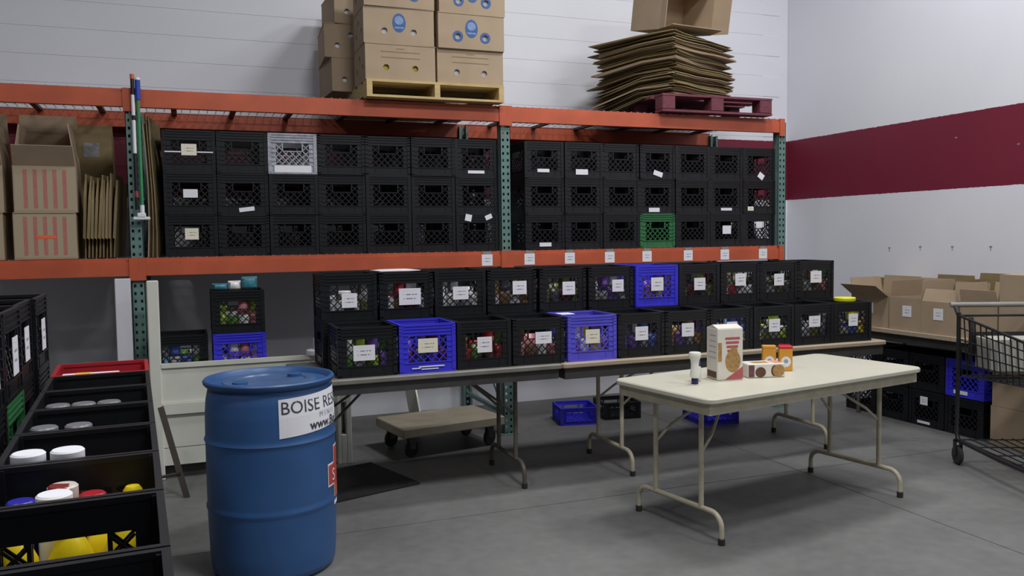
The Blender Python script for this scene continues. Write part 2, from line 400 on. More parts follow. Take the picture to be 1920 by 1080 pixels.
# crate rows on the two long tables
TY = 4.555                      # table front edge
tiers = {}
xs0 = .765; pit = .343
fcol = {1: 'blue', 4: 'blueviolet'}; bcol = {6: 'blue'}
f_cards = [(-.02, .135, .12, .085), (.0, .155, .115, .08, 'c'), (.0, .14, .09, .09), (.03, .16, .105, .07), (.0, .15, .095, .085, 'c'), (0, .15, .09, .085), (0, .155, .09, .085), (0, .15, .08, .08), (0, .15, .09, .085), (0, .16, .095, .075), (0, .155, .08, .085)]
b_cards = [(0, .12, .09, .085), (.02, .13, .135, .1), (0, .14, .1, .08), (.05, .16, .095, .085), (.04, .145, .09, .085), (.05, .15, .085, .08), (0, .15, .095, .09), (0, .14, .09, .085), (0, .16, .09, .085), (0, .15, .085, .085), (.0, .16, .1, .085)]
TZ = .753
BACKZ = TZ+CH+.001
FX = [.929, 1.272, 1.613, 1.955, 2.312, 2.652, 2.99, 3.327, 3.664, 4.0, 4.336]
BXC = [.905, 1.252, 1.595, 1.938, 2.292, 2.645, 2.997, 3.337, 3.675, 4.01, 4.345]
for i in range(11):
    c = fcol.get(i, 'black'); cn = 'violet blue' if c == 'blueviolet' else c
    tiers['f', i] = (FX[i], 4.60+CW/2, TZ)
    crate(tiers['f', i], R.uniform(-.008, .008), c, f'{cn} milk crate on the long tables, lower row, {ORD[i]} from the barrel', [f_cards[i]]+([(.02, .036, .15, .007, 'w'), (-.07, .028, .05, .006, 'w'), (.01, .022, .1, .006, 'w')] if i == 1 else []), 'lower row of table crates')
    crate((BXC[i], 4.985+CW/2, TZ), 0, 'black', f'black milk crate supporting the upper table row, {ORD[i]} from the barrel', (), 'support crates under the upper row')
    c = bcol.get(i, 'black')
    tiers['b', i] = (BXC[i], 4.985+CW/2, BACKZ)
    crate(tiers['b', i], R.uniform(-.008, .008), c, f'{c} milk crate of the upper table row, {ORD[i]} from the barrel', [b_cards[i]], 'upper row of table crates')

# ------------------------------------------------------------------ folding tables
def arc(c, r, a0, a1, ax, az, n=6): return [Vector(c)+r*(math.cos(a0+(a1-a0)*k/n)*Vector(ax)+math.sin(a0+(a1-a0)*k/n)*Vector(az)) for k in range(n+1)]
def leg_frame(parent, u, v0, v1, ztop, m, brace_to, zbar=.15, inset=.14):
    X = Vector((0, 1, 0)); Z = Vector((0, 0, 1)); r = .07
    pts = [(u, v0, .012), (u, v0, zbar-r)]+[tuple(p) for p in arc((u, v0+r, zbar-r), r, PI, PI/2, X, Z)]+[tuple(p) for p in arc((u, v1-r, zbar-r), r, PI/2, 0, X, Z)]+[(u, v1, .012)]
    build('foot_bar', MB().tube(pts, .0135, 10), m, parent, smooth=True)
    for v in (v0+inset, v1-inset):
        lg = build('leg', MB().tube([(u, v, zbar), (u, v, ztop)], .0135, 10), m, parent, smooth=True)
    build('brace', MB().tube([(u, v0+inset+.005, .42), (u+(brace_to-u)*.25, v0+inset+.02, .5), (brace_to, (v0+v1)/2, ztop-.01)], .008, 8).tube([(u, v1-inset-.005, .42), (u+(brace_to-u)*.25, v1-inset-.02, .5), (brace_to, (v0+v1)/2, ztop-.01)], .008, 8), m, parent, smooth=True)
    for v in (v0, v1): build('rubber_foot', MB().lathe([(.017, 0), (.018, .03), (.014, .034)], 10, (u, v, 0)), M_rub, parent, smooth=True)
def table_top(L, W, z0, z1, rad=.06):
    b = MB(); out = []
    for cx, cy, a in ((L-rad, W-rad, 0), (rad, W-rad, PI/2), (rad, rad, PI), (L-rad, rad, 3*PI/2)):
        for k in range(6): t = a+PI/2*k/5; out.append((cx, cy, math.cos(t), math.sin(t)))
    n = len(out); rings = [(-.008, z0), (0, z0+.006), (0, z1-.006), (-.006, z1)]; vs = []
    for i, z in rings: vs += [(cx+(rad+i)*c, cy+(rad+i)*s_, z) for cx, cy, c, s_ in out]
    fs = [tuple(range(n-1, -1, -1)), tuple((len(rings)-1)*n+k for k in range(n))]
    for k in range(len(rings)-1):
        for i in range(n): j = (i+1) % n; fs.append((k*n+i, k*n+j, k*n+n+j, k*n+n+i))
    return b.add(vs, fs)
def apron(L, W, z0, z1, i=.03, t=.015):
    return MB().box(i, L-i, i, i+t, z0, z1).box(i, L-i, W-i-t, W-i, z0, z1).box(i, i+t, i+t, W-i-t, z0, z1).box(L-i-t, L-i, i+t, W-i-t, z0, z1)
tb = thing('folding_table', 'cream folding table with grocery items standing alone on the floor', 'table', (2.272, 3.312, 0), .1784)
TL, TW = 1.685, .735
build('table_top', table_top(TL, TW, .712, .74), M_top, tb, smooth=True)
build('apron', apron(TL, TW, .655, .712), M_legs, tb)
leg_frame(tb, .14, .06, .68, .712, M_legs, .5); leg_frame(tb, 1.53, .04, .66, .712, M_legs, 1.15)
dt = thing('folding_table', 'long folding table with thin dark edge carrying crates behind the barrel', 'table', (.56, TY, 0))
build('table_top', table_top(1.53, .76, .722, TZ, .02), mat('grey_table_edge', '#77746c', .5, .15, 9), dt)
build('apron', apron(1.53, .76, .665, .722, .02), M_dboard, dt); leg_frame(dt, .14, .09, .67, .722, M_legd, .5); leg_frame(dt, 1.31, .09, .67, .722, M_legd, .95)
wt = thing('folding_table', 'long folding table with raw wood edge carrying crates near the corner', 'table', (2.093, TY, 0))
build('table_top', table_top(2.51, .76, .722, TZ, .02), M_ply, wt)
build('apron', apron(2.51, .76, .655, .722, .02), M_dboard, wt); leg_frame(wt, .5, .06, .67, .722, M_legs, .95); leg_frame(wt, 2.07, .1, .67, .722, M_legs, 1.65)

# ------------------------------------------------------------------ blue barrel
bc = Vector((.351, 4.019, 0)); BR = .289
br = thing('plastic_barrel', 'blue plastic barrel with white mission banner in front of the tables', 'barrel', bc)
def brad(z):
    k = [(0, .262), (.03, .277), (.1, .283), (.3, .2885), (.62, .2885), (.74, .287), (.80, .282), (.83, .276), (.845, .27), (.86, .27)]
    for (z0, r0), (z1, r1) in zip(k, k[1:]):
        if z0 <= z <= z1: return r0+(r1-r0)*(z-z0)/(z1-z0)
    return k[-1][1]
prof = [(0.0, .0), (.24, 0), (.262, .008)]
for k in range(1, 84):
    z = .01*k; r = brad(z)
    for zr in (.315, .62): r += .006*math.exp(-((z-zr)/.009)**2)
    prof.append((r, z))
build('body', MB().lathe(prof+[(.27, .855)], 64), M_barrel, br, smooth=True)
build('rim', MB().lathe([(.268, .85), (.284, .862), (.292, .872), (.293, .882), (.288, .889), (.277, .889), (.27, .882), (.262, .864)], 64), M_barrel, br, smooth=True)
lid = build('lid', MB().lathe([(0, .866), (.16, .866), (.165, .872), (.205, .872), (.21, .864), (.266, .862)], 64), mat('barrel_lid', '#486791', .28, .2, 7), br, smooth=True)
for a in (.6, 3.6): build('bung', MB().lathe([(.034, .862), (.034, .879), (.026, .882), (0, .882)], 20, (.15*math.cos(a), .15*math.sin(a), 0)), M_barrel, lid, smooth=True)
fw = (-bc).normalized(); fw.z = 0; fw.normalize(); rt = Vector((-fw.y, fw.x, 0))
def wrap(s, z, off=.002):
    a = s/BR; return (fw*math.cos(a)+rt*math.sin(a))*(max(brad(z), .28 if z > .6 else 0)+off)+Vector((0, 0, z))
def wrap_grid(name, s0, s1, zb0, zt0, zb1, zt1, off, m, n=24, parent=br):
    b = MB(); vs = []
    for i in range(n+1):
        t = i/n; s = s0+(s1-s0)*t
        for k in range(5):
            z = (zb0+(zb1-zb0)*t)*(1-k/4)+(zt0+(zt1-zt0)*t)*k/4
            vs.append(wrap(s, z, off))
    fs = [(i*5+k, i*5+5+k, i*5+6+k, i*5+1+k) for i in range(n) for k in range(4)]
    return build(name, b.add(vs, fs), m, parent)
def wrap_text(body, s, z, size, m, parent, name='lettering', off=.0035, spacing=1.0, offset=0.0):
    cu = bpy.data.curves.new('lettering_curve', 'FONT'); cu.body = body; cu.size = size; cu.space_character = spacing; cu.resolution_u = 3; cu.offset = offset
    t = bpy.data.objects.new('lettering_tmp', cu); col.objects.link(t); bpy.context.view_layer.update()
    me = bpy.data.meshes.new_from_object(t.evaluated_get(bpy.context.evaluated_depsgraph_get()))
    bpy.data.objects.remove(t)
    for v in me.vertices: v.co = wrap(s+v.co.x, z+v.co.y, off)
    me.materials.clear(); me.materials.append(m); me.name = name
    return O(name, me, parent)
M_ink = mat('dark_ink', '#3a3b44', .7, .05, 10); M_ink2 = mat('faded_ink', '#a9a5ae', .7, .05, 10)
ban = wrap_grid('banner', .034, .50, .653, .823, .68, .845, .0022, M_plain)
wrap_text('BOISE RESC', .04, .758, .078, M_ink, ban, spacing=1.0)
wrap_text('M I N I S', .235, .722, .036, M_ink2, ban)
wrap_text('www.Boi', .178, .674, .058, M_ink, ban, spacing=1.0, offset=.0012)
M_cross = mat('red_cross_print', '#b8423a', .6, .12, 20); M_cro = mat('orange_cross_print', '#b5603f', .6, .12, 20)
cb = wrap_grid('emblem', .288, .62, .383, .49, .383, .49, .002, M_plain, 12)
wrap_grid('emblem_arm', .294, .62, .391, .482, .391, .482, .003, M_cross, 12, cb)
wrap_grid('emblem_bar', .350, .55, .285, .565, .285, .565, .0025, M_plain, 10, cb)
wrap_grid('emblem_upright', .356, .55, .34, .558, .34, .558, .0034, M_cross, 10, cb)
wrap_grid('emblem_foot', .356, .55, .31, .385, .31, .385, .0038, M_cro, 10, cb)
wrap_text('S', .325, .405, .08, M_plain, cb, off=.0045)

# ------------------------------------------------------------------ small goods
can_me = MB().lathe([(.0, 0), (.031, 0), (.034, .004), (.034, .1), (.031, .104), (.029, .1), (0, .1)], 14).mesh('food_can', M_plain, True)
jar_me = MB().lathe([(0, 0), (.031, 0), (.034, .008), (.034, .085), (.029, .1), (.029, .108), (0, .108)], 14).mesh('jar', M_plain, True)
jlid_me = MB().lathe([(.031, .1), (.032, .102), (.032, .122), (.029, .125), (0, .125)], 14).mesh('lid', M_plain, True)
bot_me = MB().lathe([(0, 0), (.03, 0), (.034, .01), (.034, .12), (.028, .15), (.014, .17), (.014, .19), (0, .19)], 14).mesh('bottle', M_plain, True)
cap_me = MB().lathe([(.017, .18), (.017, .206), (.014, .21), (0, .21)], 12).mesh('cap', M_plain, True)
band_me = MB().lathe([(.0346, .03), (.0346, .105)], 14).mesh('label_band', M_paper, True)
def pillow(w, d, h):
    b = MB(); n = 6; vs = []
    for i in range(n+1):
        for j in range(n+1):
            x, z = i/n*2-1, j/n*2-1; t = ((1-x**4)*(1-z**4))**.6
            vs.append((x*w/2, -d/2*t-.002, (z+1)*h/2))
    q = len(vs); vs += [(x, -y, z) for x, y, z in vs]; fs = []
    for i in range(n):
        for j in range(n):
            a = i*(n+1)+j; fs += [(a, a+n+1, a+n+2, a+1), (q+a, q+a+1, q+a+n+2, q+a+n+1)]
    for i in range(n):
        for a, c in ((i*(n+1), (i+1)*(n+1)), ((i+1)*(n+1)+n, i*(n+1)+n), (i+1, i), (n*(n+1)+i, n*(n+1)+i+1)): fs.append((a, a+q, c+q, c))
    return b.add(vs, fs)
pk_me = pillow(.067, .05, .125).mesh('snack_packet', M_plain, True)
ct_me = MB().cbox(-.034, .034, -.025, .025, 0, .12, .002).mesh('carton', M_plain)
flap_me = MB().box(-.033, .033, -.012, .012, .12, .1215).mesh('carton_flap', M_plain)
GOODS = {
 'white': '#ececee', 'cream': '#cfc6ac', 'red': '#b02a34', 'green': '#5f9a3f', 'lime': '#a9c83a', 'purple': '#7650ac', 'maroon': '#6b2a38', 'brown': '#7d5a3f',
 'tan': '#a07a48', 'blue': '#5068c0', 'light blue': '#7fa6cf', 'grey': '#9fa0a6', 'olive': '#74743f', 'yellow': '#dcc42a', 'pink': '#c07a80', 'silver': '#b8bac0', 'orange': '#cf7d2b', 'teal': '#3f7f8f', 'dark grey': '#54565e'}
def gm(c):
    return mat('goods_'+c.replace(' ', '_'), GOODS[c], .35, .22, 35)
def item(kind, c, loc, place, rz=0, sc=1.0, cap='white', rot=None):
    nm, me = {'can': ('food_can', can_me), 'jar': ('jar', jar_me), 'bottle': ('bottle', bot_me), 'packet': ('snack_packet', pk_me), 'carton': ('carton', ct_me)}[kind]
    o = O(nm, me, None, loc, rot or (0, 0, rz), (sc, sc, sc), gm(c))
    lab = f'{c} {dict(can="food can", jar="jar with "+cap+" lid", bottle="bottle with "+cap+" cap", packet="snack packet", carton="small carton")[kind]} {place}'
    tag(o, lab, {'can': 'can', 'packet': 'packet'}.get(kind, kind), lab)
    if kind == 'jar': O('lid', jlid_me, o, m=gm(cap))
    if kind == 'bottle': O('cap', cap_me, o, m=gm(cap)); O('label_band', band_me, o)
    if kind == 'carton': O('flap', flap_me, o, m=gm(c))
    return o
def fill(base_, place, kinds, cols, spare='white'):
    """goods standing in a crate: a front rank of four (some stacked two high) and a taller rank of three behind"""
    bx_, by_, bz_ = base_; n = len(cols)
    def put(k, kind, c, x, y, z, sc, cap): item(kind, c, (bx_+x, by_+y, bz_+z), place, R.uniform(-.04, .04) if kind in ('packet', 'carton') else R.uniform(0, 6), sc, cap)
    for k in range(4):
        kind = kinds[k % len(kinds)]; x = -.108+.072*k
        put(k, kind, cols[k % n], x, -.11, .012, 1, cols[(k+1) % n])
        if kind in ('can', 'carton', 'packet') and R.random() < .6:
            put(k, kind, cols[(k+1) % n], x, -.11, .012+{'can': .105, 'carton': .123, 'packet': .126}[kind], 1, spare)
    for k in range(3):
        kind = kinds[(k+1) % len(kinds)]; put(k, kind, cols[(k+2) % n], (k-1)*.095, .0, .012, 1.25 if kind != 'bottle' else 1.15, cols[k % n])
FR = [(['can', 'packet'], ['green', 'white', 'lime', 'purple']), (['packet'], ['maroon', 'dark grey', 'purple']), (['can', 'packet'], ['red', 'green', 'brown']),
      (['packet', 'can'], ['pink', 'brown', 'white']), (['carton', 'packet'], ['purple', 'white', 'yellow']), (['packet'], ['blue', 'purple', 'grey']),
      (['packet', 'carton'], ['tan', 'purple', 'grey']), (['packet', 'bottle'], ['blue', 'light blue', 'grey']), (['can', 'jar'], ['white', 'olive', 'grey', 'lime']),
      (['packet', 'can'], ['dark grey', 'grey', 'olive']), (['can', 'jar'], ['tan', 'grey', 'blue', 'yellow'])]
BK = [(['jar', 'can'], ['white', 'white', 'silver', 'olive']), (['carton', 'can'], ['white', 'brown', 'red', 'silver']), (['packet', 'packet'], ['white', 'white', 'silver']),
      (['bottle', 'packet'], ['tan', 'brown', 'dark grey']), (['packet'], ['olive', 'dark grey', 'maroon']), (['packet', 'can'], ['silver', 'grey', 'purple']),
      (['packet', 'carton'], ['purple', 'tan', 'yellow']), (['can', 'packet'], ['olive', 'maroon', 'dark grey']), (['bottle', 'can'], ['olive', 'red', 'cream', 'white']),
      (['packet', 'jar'], ['dark grey', 'grey', 'olive']), (['can', 'packet'], ['green', 'grey', 'brown', 'pink'])]
for i in range(11):
    fill(tiers['f', i], f'in the lower table crate {ORD[i]} from the barrel', *FR[i])
    fill(tiers['b', i], f'in the upper table crate {ORD[i]} from the barrel', *BK[i])
# goods poking into the handle slots and lying on the rims
def on_rim(name, mb, m, loc, rot, label, cat): return tag(build(name, mb, m, None, loc, rot, smooth=True), label, cat)
x, y, z = tiers['b', 1]
on_rim('paper_sheet', pillow(.26, .012, .2), M_plain, (x-.02, y-.1, z+CH+.007), (PI/2*-1, 0, .1), 'folded white paper lying on top of the upper crates', 'paper')
x, y, z = tiers['f', 10]
on_rim('round_lid', MB().lathe([(0, 0), (.072, 0), (.074, .004), (.074, .022), (.07, .026), (0, .026)], 28), mat('neon_yellow', '#e6e62c', .4, .04, 8), (x+.02, y-.06, z+CH+.001), (0, 0, 0), 'bright yellow round lid resting on the last lower crate', 'lid')
x, y, z = tiers['f', 4]
on_rim('paper_sheet', MB().cbox(-.09, .0, -.04, .06, 0, .004, .001), M_plain, (x-.07, y-.02, z+CH+.001), (0, 0, 0), 'white card lying on the violet blue crate', 'paper')
# ------------------------------------------------------------------ goods on the cream table
def tloc(u, v, z=.741): c, s = math.cos(.1784), math.sin(.1784); return (2.272+u*c-v*s, 3.312+u*s+v*c, z)
gl = thing('glue_bottle', 'white squeeze bottle standing upside down on its navy cap, cream table', 'bottle', tloc(.25, .36))
build('body', MB().lathe([(.017, .03), (.024, .036), (.026, .05), (.022, .07), (.02, .1), (.023, .125), (.031, .14), (.033, .155), (.028, .165), (0, .167)], 24), mat('ivory_plastic', '#e4e4da', .4, .03, 10), gl, smooth=True)
build('cap', MB().lathe([(.017, 0), (.018, .003), (.018, .024), (.015, .031), (0, .031)], 20), mat('navy_plastic', '#23235c', .4, .1, 10), gl, smooth=True)
sp_ = thing('spice_bottle', 'small white bottle with purple top behind the squeeze bottle', 'bottle', tloc(.325, .42))
build('body', MB().lathe([(0, 0), (.018, 0), (.02, .004), (.02, .07), (.015, .08), (0, .08)], 18), mat('ivory_plastic', '#e4e4da'), sp_, smooth=True)
build('cap', MB().lathe([(.016, .078), (.016, .118), (.012, .122), (0, .122)], 16), mat('purple_plastic', '#3f2f86', .4, .1, 10), sp_, smooth=True)
M_cook = pack_mat('cookie_print', ['#ddd5c4', '#ddd5c4', '#d8cdb8', '#c9b398'], 14, .5)
M_pr = mat('print_red', '#b65a5e', .6, .1, 40); M_pb = mat('print_biscuit', '#a98350', .6, .25, 60); M_pbr = mat('print_brown', '#5f3f30', .6, .3, 50)
M_pw = mat('pack_offwhite', '#ddd8cc', .5, .04, 12)
ck = thing('cookie_carton', 'tall off-white cookie carton standing in the middle of the cream table', 'carton', tloc(.50, .395), -.12)
build('body', MB().cbox(-.075, .075, -.062, .062, 0, .275, .004), M_pw, ck)
build('top_fold', MB().add([(-.073, -.06, .275), (.073, -.06, .275), (.073, .06, .275), (-.073, .06, .275), (-.073, 0, .292), (.073, 0, .292)], [(0, 1, 5, 4), (2, 3, 4, 5), (1, 2, 5), (3, 0, 4)]), M_pw, ck)
def disc(cx, cz, rx, rz_, y, m, parent, name, n=24, lo=0, hi=2*PI):
    vs = [(cx, y, cz)]+[(cx+rx*math.cos(lo+(hi-lo)*k/n), y, cz+rz_*math.sin(lo+(hi-lo)*k/n)) for k in range(n+1)]
    return build(name, MB().add(vs, [(0, k, k+1) for k in range(1, n+1)]), m, parent)
for k in range(4): build('printed_line', MB().box(-.03+.004*k, .055-.005*k, -.0628, -.062, .215-.022*k, .228-.022*k), M_pr, ck)
disc(.015, .1, .045, .06, -.0627, M_pb, ck, 'printed_biscuit')
disc(.02, .155, .022, .02, -.0629, M_pb, ck, 'printed_biscuit')
build('printed_corner', MB().add([(-.03, -.0626, .004), (.074, -.0626, .004), (.074, -.0626, .07)], [(0, 1, 2)]), M_pr, ck)
build('printed_edge', MB().box(-.072, -.05, -.0628, -.062, .1, .2), M_pb, ck)
build('printed_band', MB().box(-.0758, -.075, -.05, .05, .01, .045), M_pbr, ck)
for k in range(5): build('printed_line', MB().box(-.0758, -.075, -.045, .02+.005*k, .235-.03*k, .24-.03*k), M_ink2, ck)
lb = thing('biscuit_box', 'low off-white biscuit box lying beside the tall cookie carton', 'box', tloc(.715, .33), -.22)
build('body', MB().cbox(-.105, .105, -.06, .06, 0, .075, .004), M_pw, lb)
build('printed_band', MB().box(-.103, -.07, -.0606, -.06, .005, .07), mat('print_plum', '#6a4450', .6, .2, 50), lb)
disc(-.035, .03, .03, .028, -.0609, M_pbr, lb, 'printed_biscuit'); disc(.068, .036, .034, .033, -.0609, M_pb, lb, 'printed_biscuit'); disc(.045, .036, .02, .03, -.0606, M_pbr, lb, 'printed_biscuit')
build('printed_panel', MB().box(-.06, .03, -.03, .03, .075, .0756), M_pb, lb); build('printed_stripe', MB().box(.05, .1, -.05, .05, .075, .0756), mat('print_salmon', '#d08f7d', .6, .1, 30), lb)
M_or = mat('orange_pack', '#d89a32', .5, .06, 12); M_redlid = mat('red_pack', '#c8303c', .45, .06, 12)
for k, (u, v, lab, lidc) in enumerate(((.905, .45, 'orange carton with orange lid, further left of the orange pair on the cream table', False), (.965, .385, 'orange carton with red lid on the cream table', True))):
    oc = thing('baking_soda_carton', lab, 'carton', tloc(u, v), -.5, None)
    build('body', MB().cbox(-.036, .036, -.025, .025, 0, .125, .002), M_or, oc)
    build('carton_lid', MB().cbox(-.037, .037, -.026, .026, .125, .14, .002), M_redlid if lidc else M_or, oc)
    disc(0, .052, .027, .03, -.0256, M_plain, oc, 'printed_seal'); disc(0, .055, .012, .012, -.0259, mat('print_blue_grey', '#9aa3b4', .6), oc, 'printed_mark')
    if lidc: build('tall_flap', MB().box(-.03, .03, .02, .025, .14, .146), M_redlid, oc)

# ------------------------------------------------------------------ cardboard helpers
def open_box(name, label, cat, loc, rotz, L, W, H, m, flaps, inside=None, group=None, tilt=None):
    """L along x (front faces -y), flaps = dict side-> angle in degrees from vertical outwards"""
    t = .005; o = thing(name, label, cat, loc, rotz, group); inside = inside or M_card_in
    if tilt: o.rotation_euler = tilt
    b = MB().box(-L/2, L/2, -W/2, -W/2+t, 0, H).box(-L/2, L/2, W/2-t, W/2, 0, H).box(-L/2, -L/2+t, -W/2+t, W/2-t, 0, H).box(L/2-t, L/2, -W/2+t, W/2-t, 0, H).box(-L/2+t, L/2-t, -W/2+t, W/2-t, 0, t)
    build('body', b, m, o)
    fd = W/2
    for side, (ang, ln) in flaps.items():
        a = math.radians(ang); hh = ln or fd
        if side in 'fb':
            s = -1 if side == 'f' else 1; p0 = Vector((0, s*(W/2-t/2), H)); d = Vector((0, s*math.sin(a), math.cos(a))); half = L/2-.003; ax = Vector((1, 0, 0))
        else:
            s = -1 if side == 'l' else 1; p0 = Vector((s*(L/2-t/2), 0, H)); d = Vector((s*math.sin(a), 0, math.cos(a))); half = W/2-.003; ax = Vector((0, 1, 0))
        n = ax.cross(d).normalized()*t/2; vs = []
        for e in (0, 1):
            for k in (-1, 1):
                for q in (-1, 1): vs.append(p0+d*hh*e+ax*half*k*(1-.03*e)+n*q)
        build('flap', MB().add(vs, [(0, 1, 3, 2), (4, 6, 7, 5), (0, 4, 5, 1), (2, 3, 7, 6), (0, 2, 6, 4), (1, 5, 7, 3)]), m, o)
    return o
# banana boxes on a pallet, top of the rack
DZ = ZUB+.124
pal = thing('wooden_pallet', 'pale wooden pallet under the banana boxes on top of the rack', 'pallet', (1.735, 5.89, DZ))
for k in range(6): build('deck_board', MB().box(-.51, .51, k*.2, k*.2+.14, .105, .122), M_pal, pal)
for x in (-.51, -.02, .47): build('stringer', MB().box(x, x+.04, .0, 1.14, .016, .105), M_pal, pal)
for y in (0, .5, 1.02): build('bottom_board', MB().box(-.51, .51, y, y+.12, 0, .016), M_pal, pal)
M_blue = mat('logo_blue', '#3d5f96', .7, .15, 40); M_blue2 = mat('logo_pale_blue', '#7b93b8', .7, .15, 40); M_faint = mat('faint_print', '#8d7758', .85, .1, 30)
M_holeY = mat('banana_bag_yellow', '#c9b13a', .5, .2, 20)
def banana_box(loc, rotz, style, label, fill_m):
    L, W, H = .505, .39, .25; t = .006
    o = thing('banana_box', label, 'box', loc, rotz, 'banana boxes on the rack pallet')
    hz = .088
    b = MB().plate_hole(-L/2, 0, 0, H, -W/2, -W/2+t, -.105, hz, .022).plate_hole(0, L/2, 0, H, -W/2, -W/2+t, .105, hz, .022)
    b.box(-L/2, L/2, W/2-t, W/2, 0, H).box(L/2-t, L/2, -W/2+t, W/2-t, 0, H).box(-L/2+t, L/2-t, -W/2+t, W/2-t, 0, t)
    # left end with three hand holes (rotated plate)
    e = MB()
    for k, (cy, cz) in enumerate(((-.1, .1), (.0, .17), (.1, .09))): e.plate_hole(-W/2+t+k*(W-2*t)/3, -W/2+t+(k+1)*(W-2*t)/3, 0, H, 0, t, cy, cz, .02, 12)
    b.add([(-L/2+y_, x_, z_) for x_, y_, z_ in e.v], [tuple(reversed(f)) for f in e.f])
    body = build('body', b, M_card, o)
    lidb = MB().box(-L/2-.003, L/2+.003, -W/2-.003, W/2+.003, H-.002, H+.003)
    build('box_lid', lidb, M_card, o)
    build('liner', MB().box(-L/2+.02, L/2-.02, -W/2+.02, W/2-.02, t+.001, H-.03), fill_m, o)
    y = -W/2-.0012
    if style:
        disc(0, .148, .048, .066, y, M_blue, body, 'printed_oval'); disc(0, .165, .032, .03, y-.0008, M_blue2, body, 'printed_mark'); build('printed_stripe', MB().box(-.032, .032, y-.0012, y-.0006, .108, .12), M_blue2, body)
        if style == 2:
            for s in (-1, 1):
                rg = MB(); n = 20; vs = []
                for k in range(n): a = 2*PI*k/n; vs += [(s*.105+.0225*math.cos(a), y, hz+.0225*math.sin(a)), (s*.105+.04*math.cos(a), y, hz+.04*math.sin(a))]
                build('printed_ring', rg.add(vs, [(2*k, 2*k+1, (2*k+3) % (2*n), (2*k+2) % (2*n)) for k in range(n)]), M_blue, body)
    else:
        build('printed_line', MB().box(-.03, .03, y, y+.001, .218, .223), M_faint, body)
        for z in (.195, .155): build('printed_line', MB().box(-.14, .14, y, y+.001, z, z+.006), M_faint, body)
    return o
bz = DZ+.122
lv = ['lowest', 'second-level', 'third-level']
for c, x in ((0, 1.478), (1, 2.012)):
    for k in range(3):
        st = (0, 1, 2)[k] if c == 0 else (0, 2, 2)[k]
        banana_box((x+R.uniform(-.008, .008), 6.11+R.uniform(-.01, .01)+(.03 if (c, k) == (1, 0) else 0), bz+k*.2535), R.uniform(-.02, .02), st, f'{lv[k]} banana box in the {("left", "right")[c]} front column on the pale pallet', M_holeY if (c, k) == (0, 0) else M_plain)
for k in range(3):
    banana_box((1.27+.015*k-(.04 if k == 1 else 0), 6.72+.0*k, bz+k*.2535), PI/2+(-.06 if k == 1 else .03), 0, f'{lv[k]} banana box at the back left of the pale pallet', M_plain)
    banana_box((1.80, 6.66, bz+k*.2535), .02, 0, f'{lv[k]} banana box hidden behind the front columns on the pallet', M_plain)
# red pallet with flattened boxes
rp = thing('wooden_pallet', 'dark red pallet under the flattened cardboard on top of the rack', 'pallet', (4.14, 5.91, DZ), -.01)
for k in range(6): build('deck_board', MB().box(-.53, .53, k*.19, k*.19+.13, .125, .143), M_redpal, rp)
for x in (-.53, -.07, .41):
    for y in (0, .45, .95): build('pallet_block', MB().cbox(x, x+.12, y, y+.12, .018, .125, .006), M_redpal, rp)
for y in (0, .45, .95): build('bottom_board', MB().box(-.53, .53, y, y+.12, 0, .018), M_redpal, rp)
pz = DZ+.144
for k in range(30):
    L, W = R.uniform(.74, .93), R.uniform(.72, .86); th = R.choice((.012, .016, .022))
    a = .43+R.uniform(-.07, .07)
    o = thing('flattened_box', 'flattened cardboard box in the leaning pile on the red pallet', 'cardboard', (3.72+R.uniform(-.03, .04)-.0*k, 5.93+R.uniform(-.02, .05), pz), a, 'flattened boxes on the red pallet')
    b = MB(); n = 5
    def sheet(z0, L, W, dx, dy, sag):
        es = (0, .4, 1); vs = []; q_ = len(es)
        for j in (0, 1):
            for i in range(n+1):
                for e in es: vs.append((dx+L*i/n, dy+W*e, z0+j*.005-sag*(1 if e == 1 else 0)*max(0, 1-2*i/n)*.12+.005*math.sin(i*1.7+k*.1)))
        m_ = q_*(n+1); fs = []
        for i in range(n):
            for e in range(q_-1):
                q = q_*i+e; fs += [(q, q+1, q+q_+1, q+q_), (m_+q, m_+q+q_, m_+q+q_+1, m_+q+1)]
            q = q_*i; fs += [(q, q+q_, m_+q+q_, m_+q), (q+q_-1, m_+q+q_-1, m_+q+2*q_-1, q+2*q_-1)]
        for e in range(q_-1): fs += [(e, m_+e, m_+e+1, e+1), (q_*n+e, q_*n+e+1, m_+q_*n+e+1, m_+q_*n+e)]
        return vs, fs
    sag = max(0, 1.0-k*.03)
    for z0 in (0, th-.006): b.add(*sheet(z0, L, W, R.uniform(-.02, .02), R.uniform(-.02, .02), sag))
    build('sheet', b, R.choice((M_card, M_card_d, M_card_d)), o)
    pz += th+.001
ob = open_box('cardboard_box', 'open cardboard box lying on its side atop the flattened pile', 'box', (3.93, 6.5, pz+.325), 0, .55, .44, .40, M_card, {'f': (-12, .16), 'r': (22, .16), 'l': (12, .1)}, tilt=(math.radians(100), 0, .12))
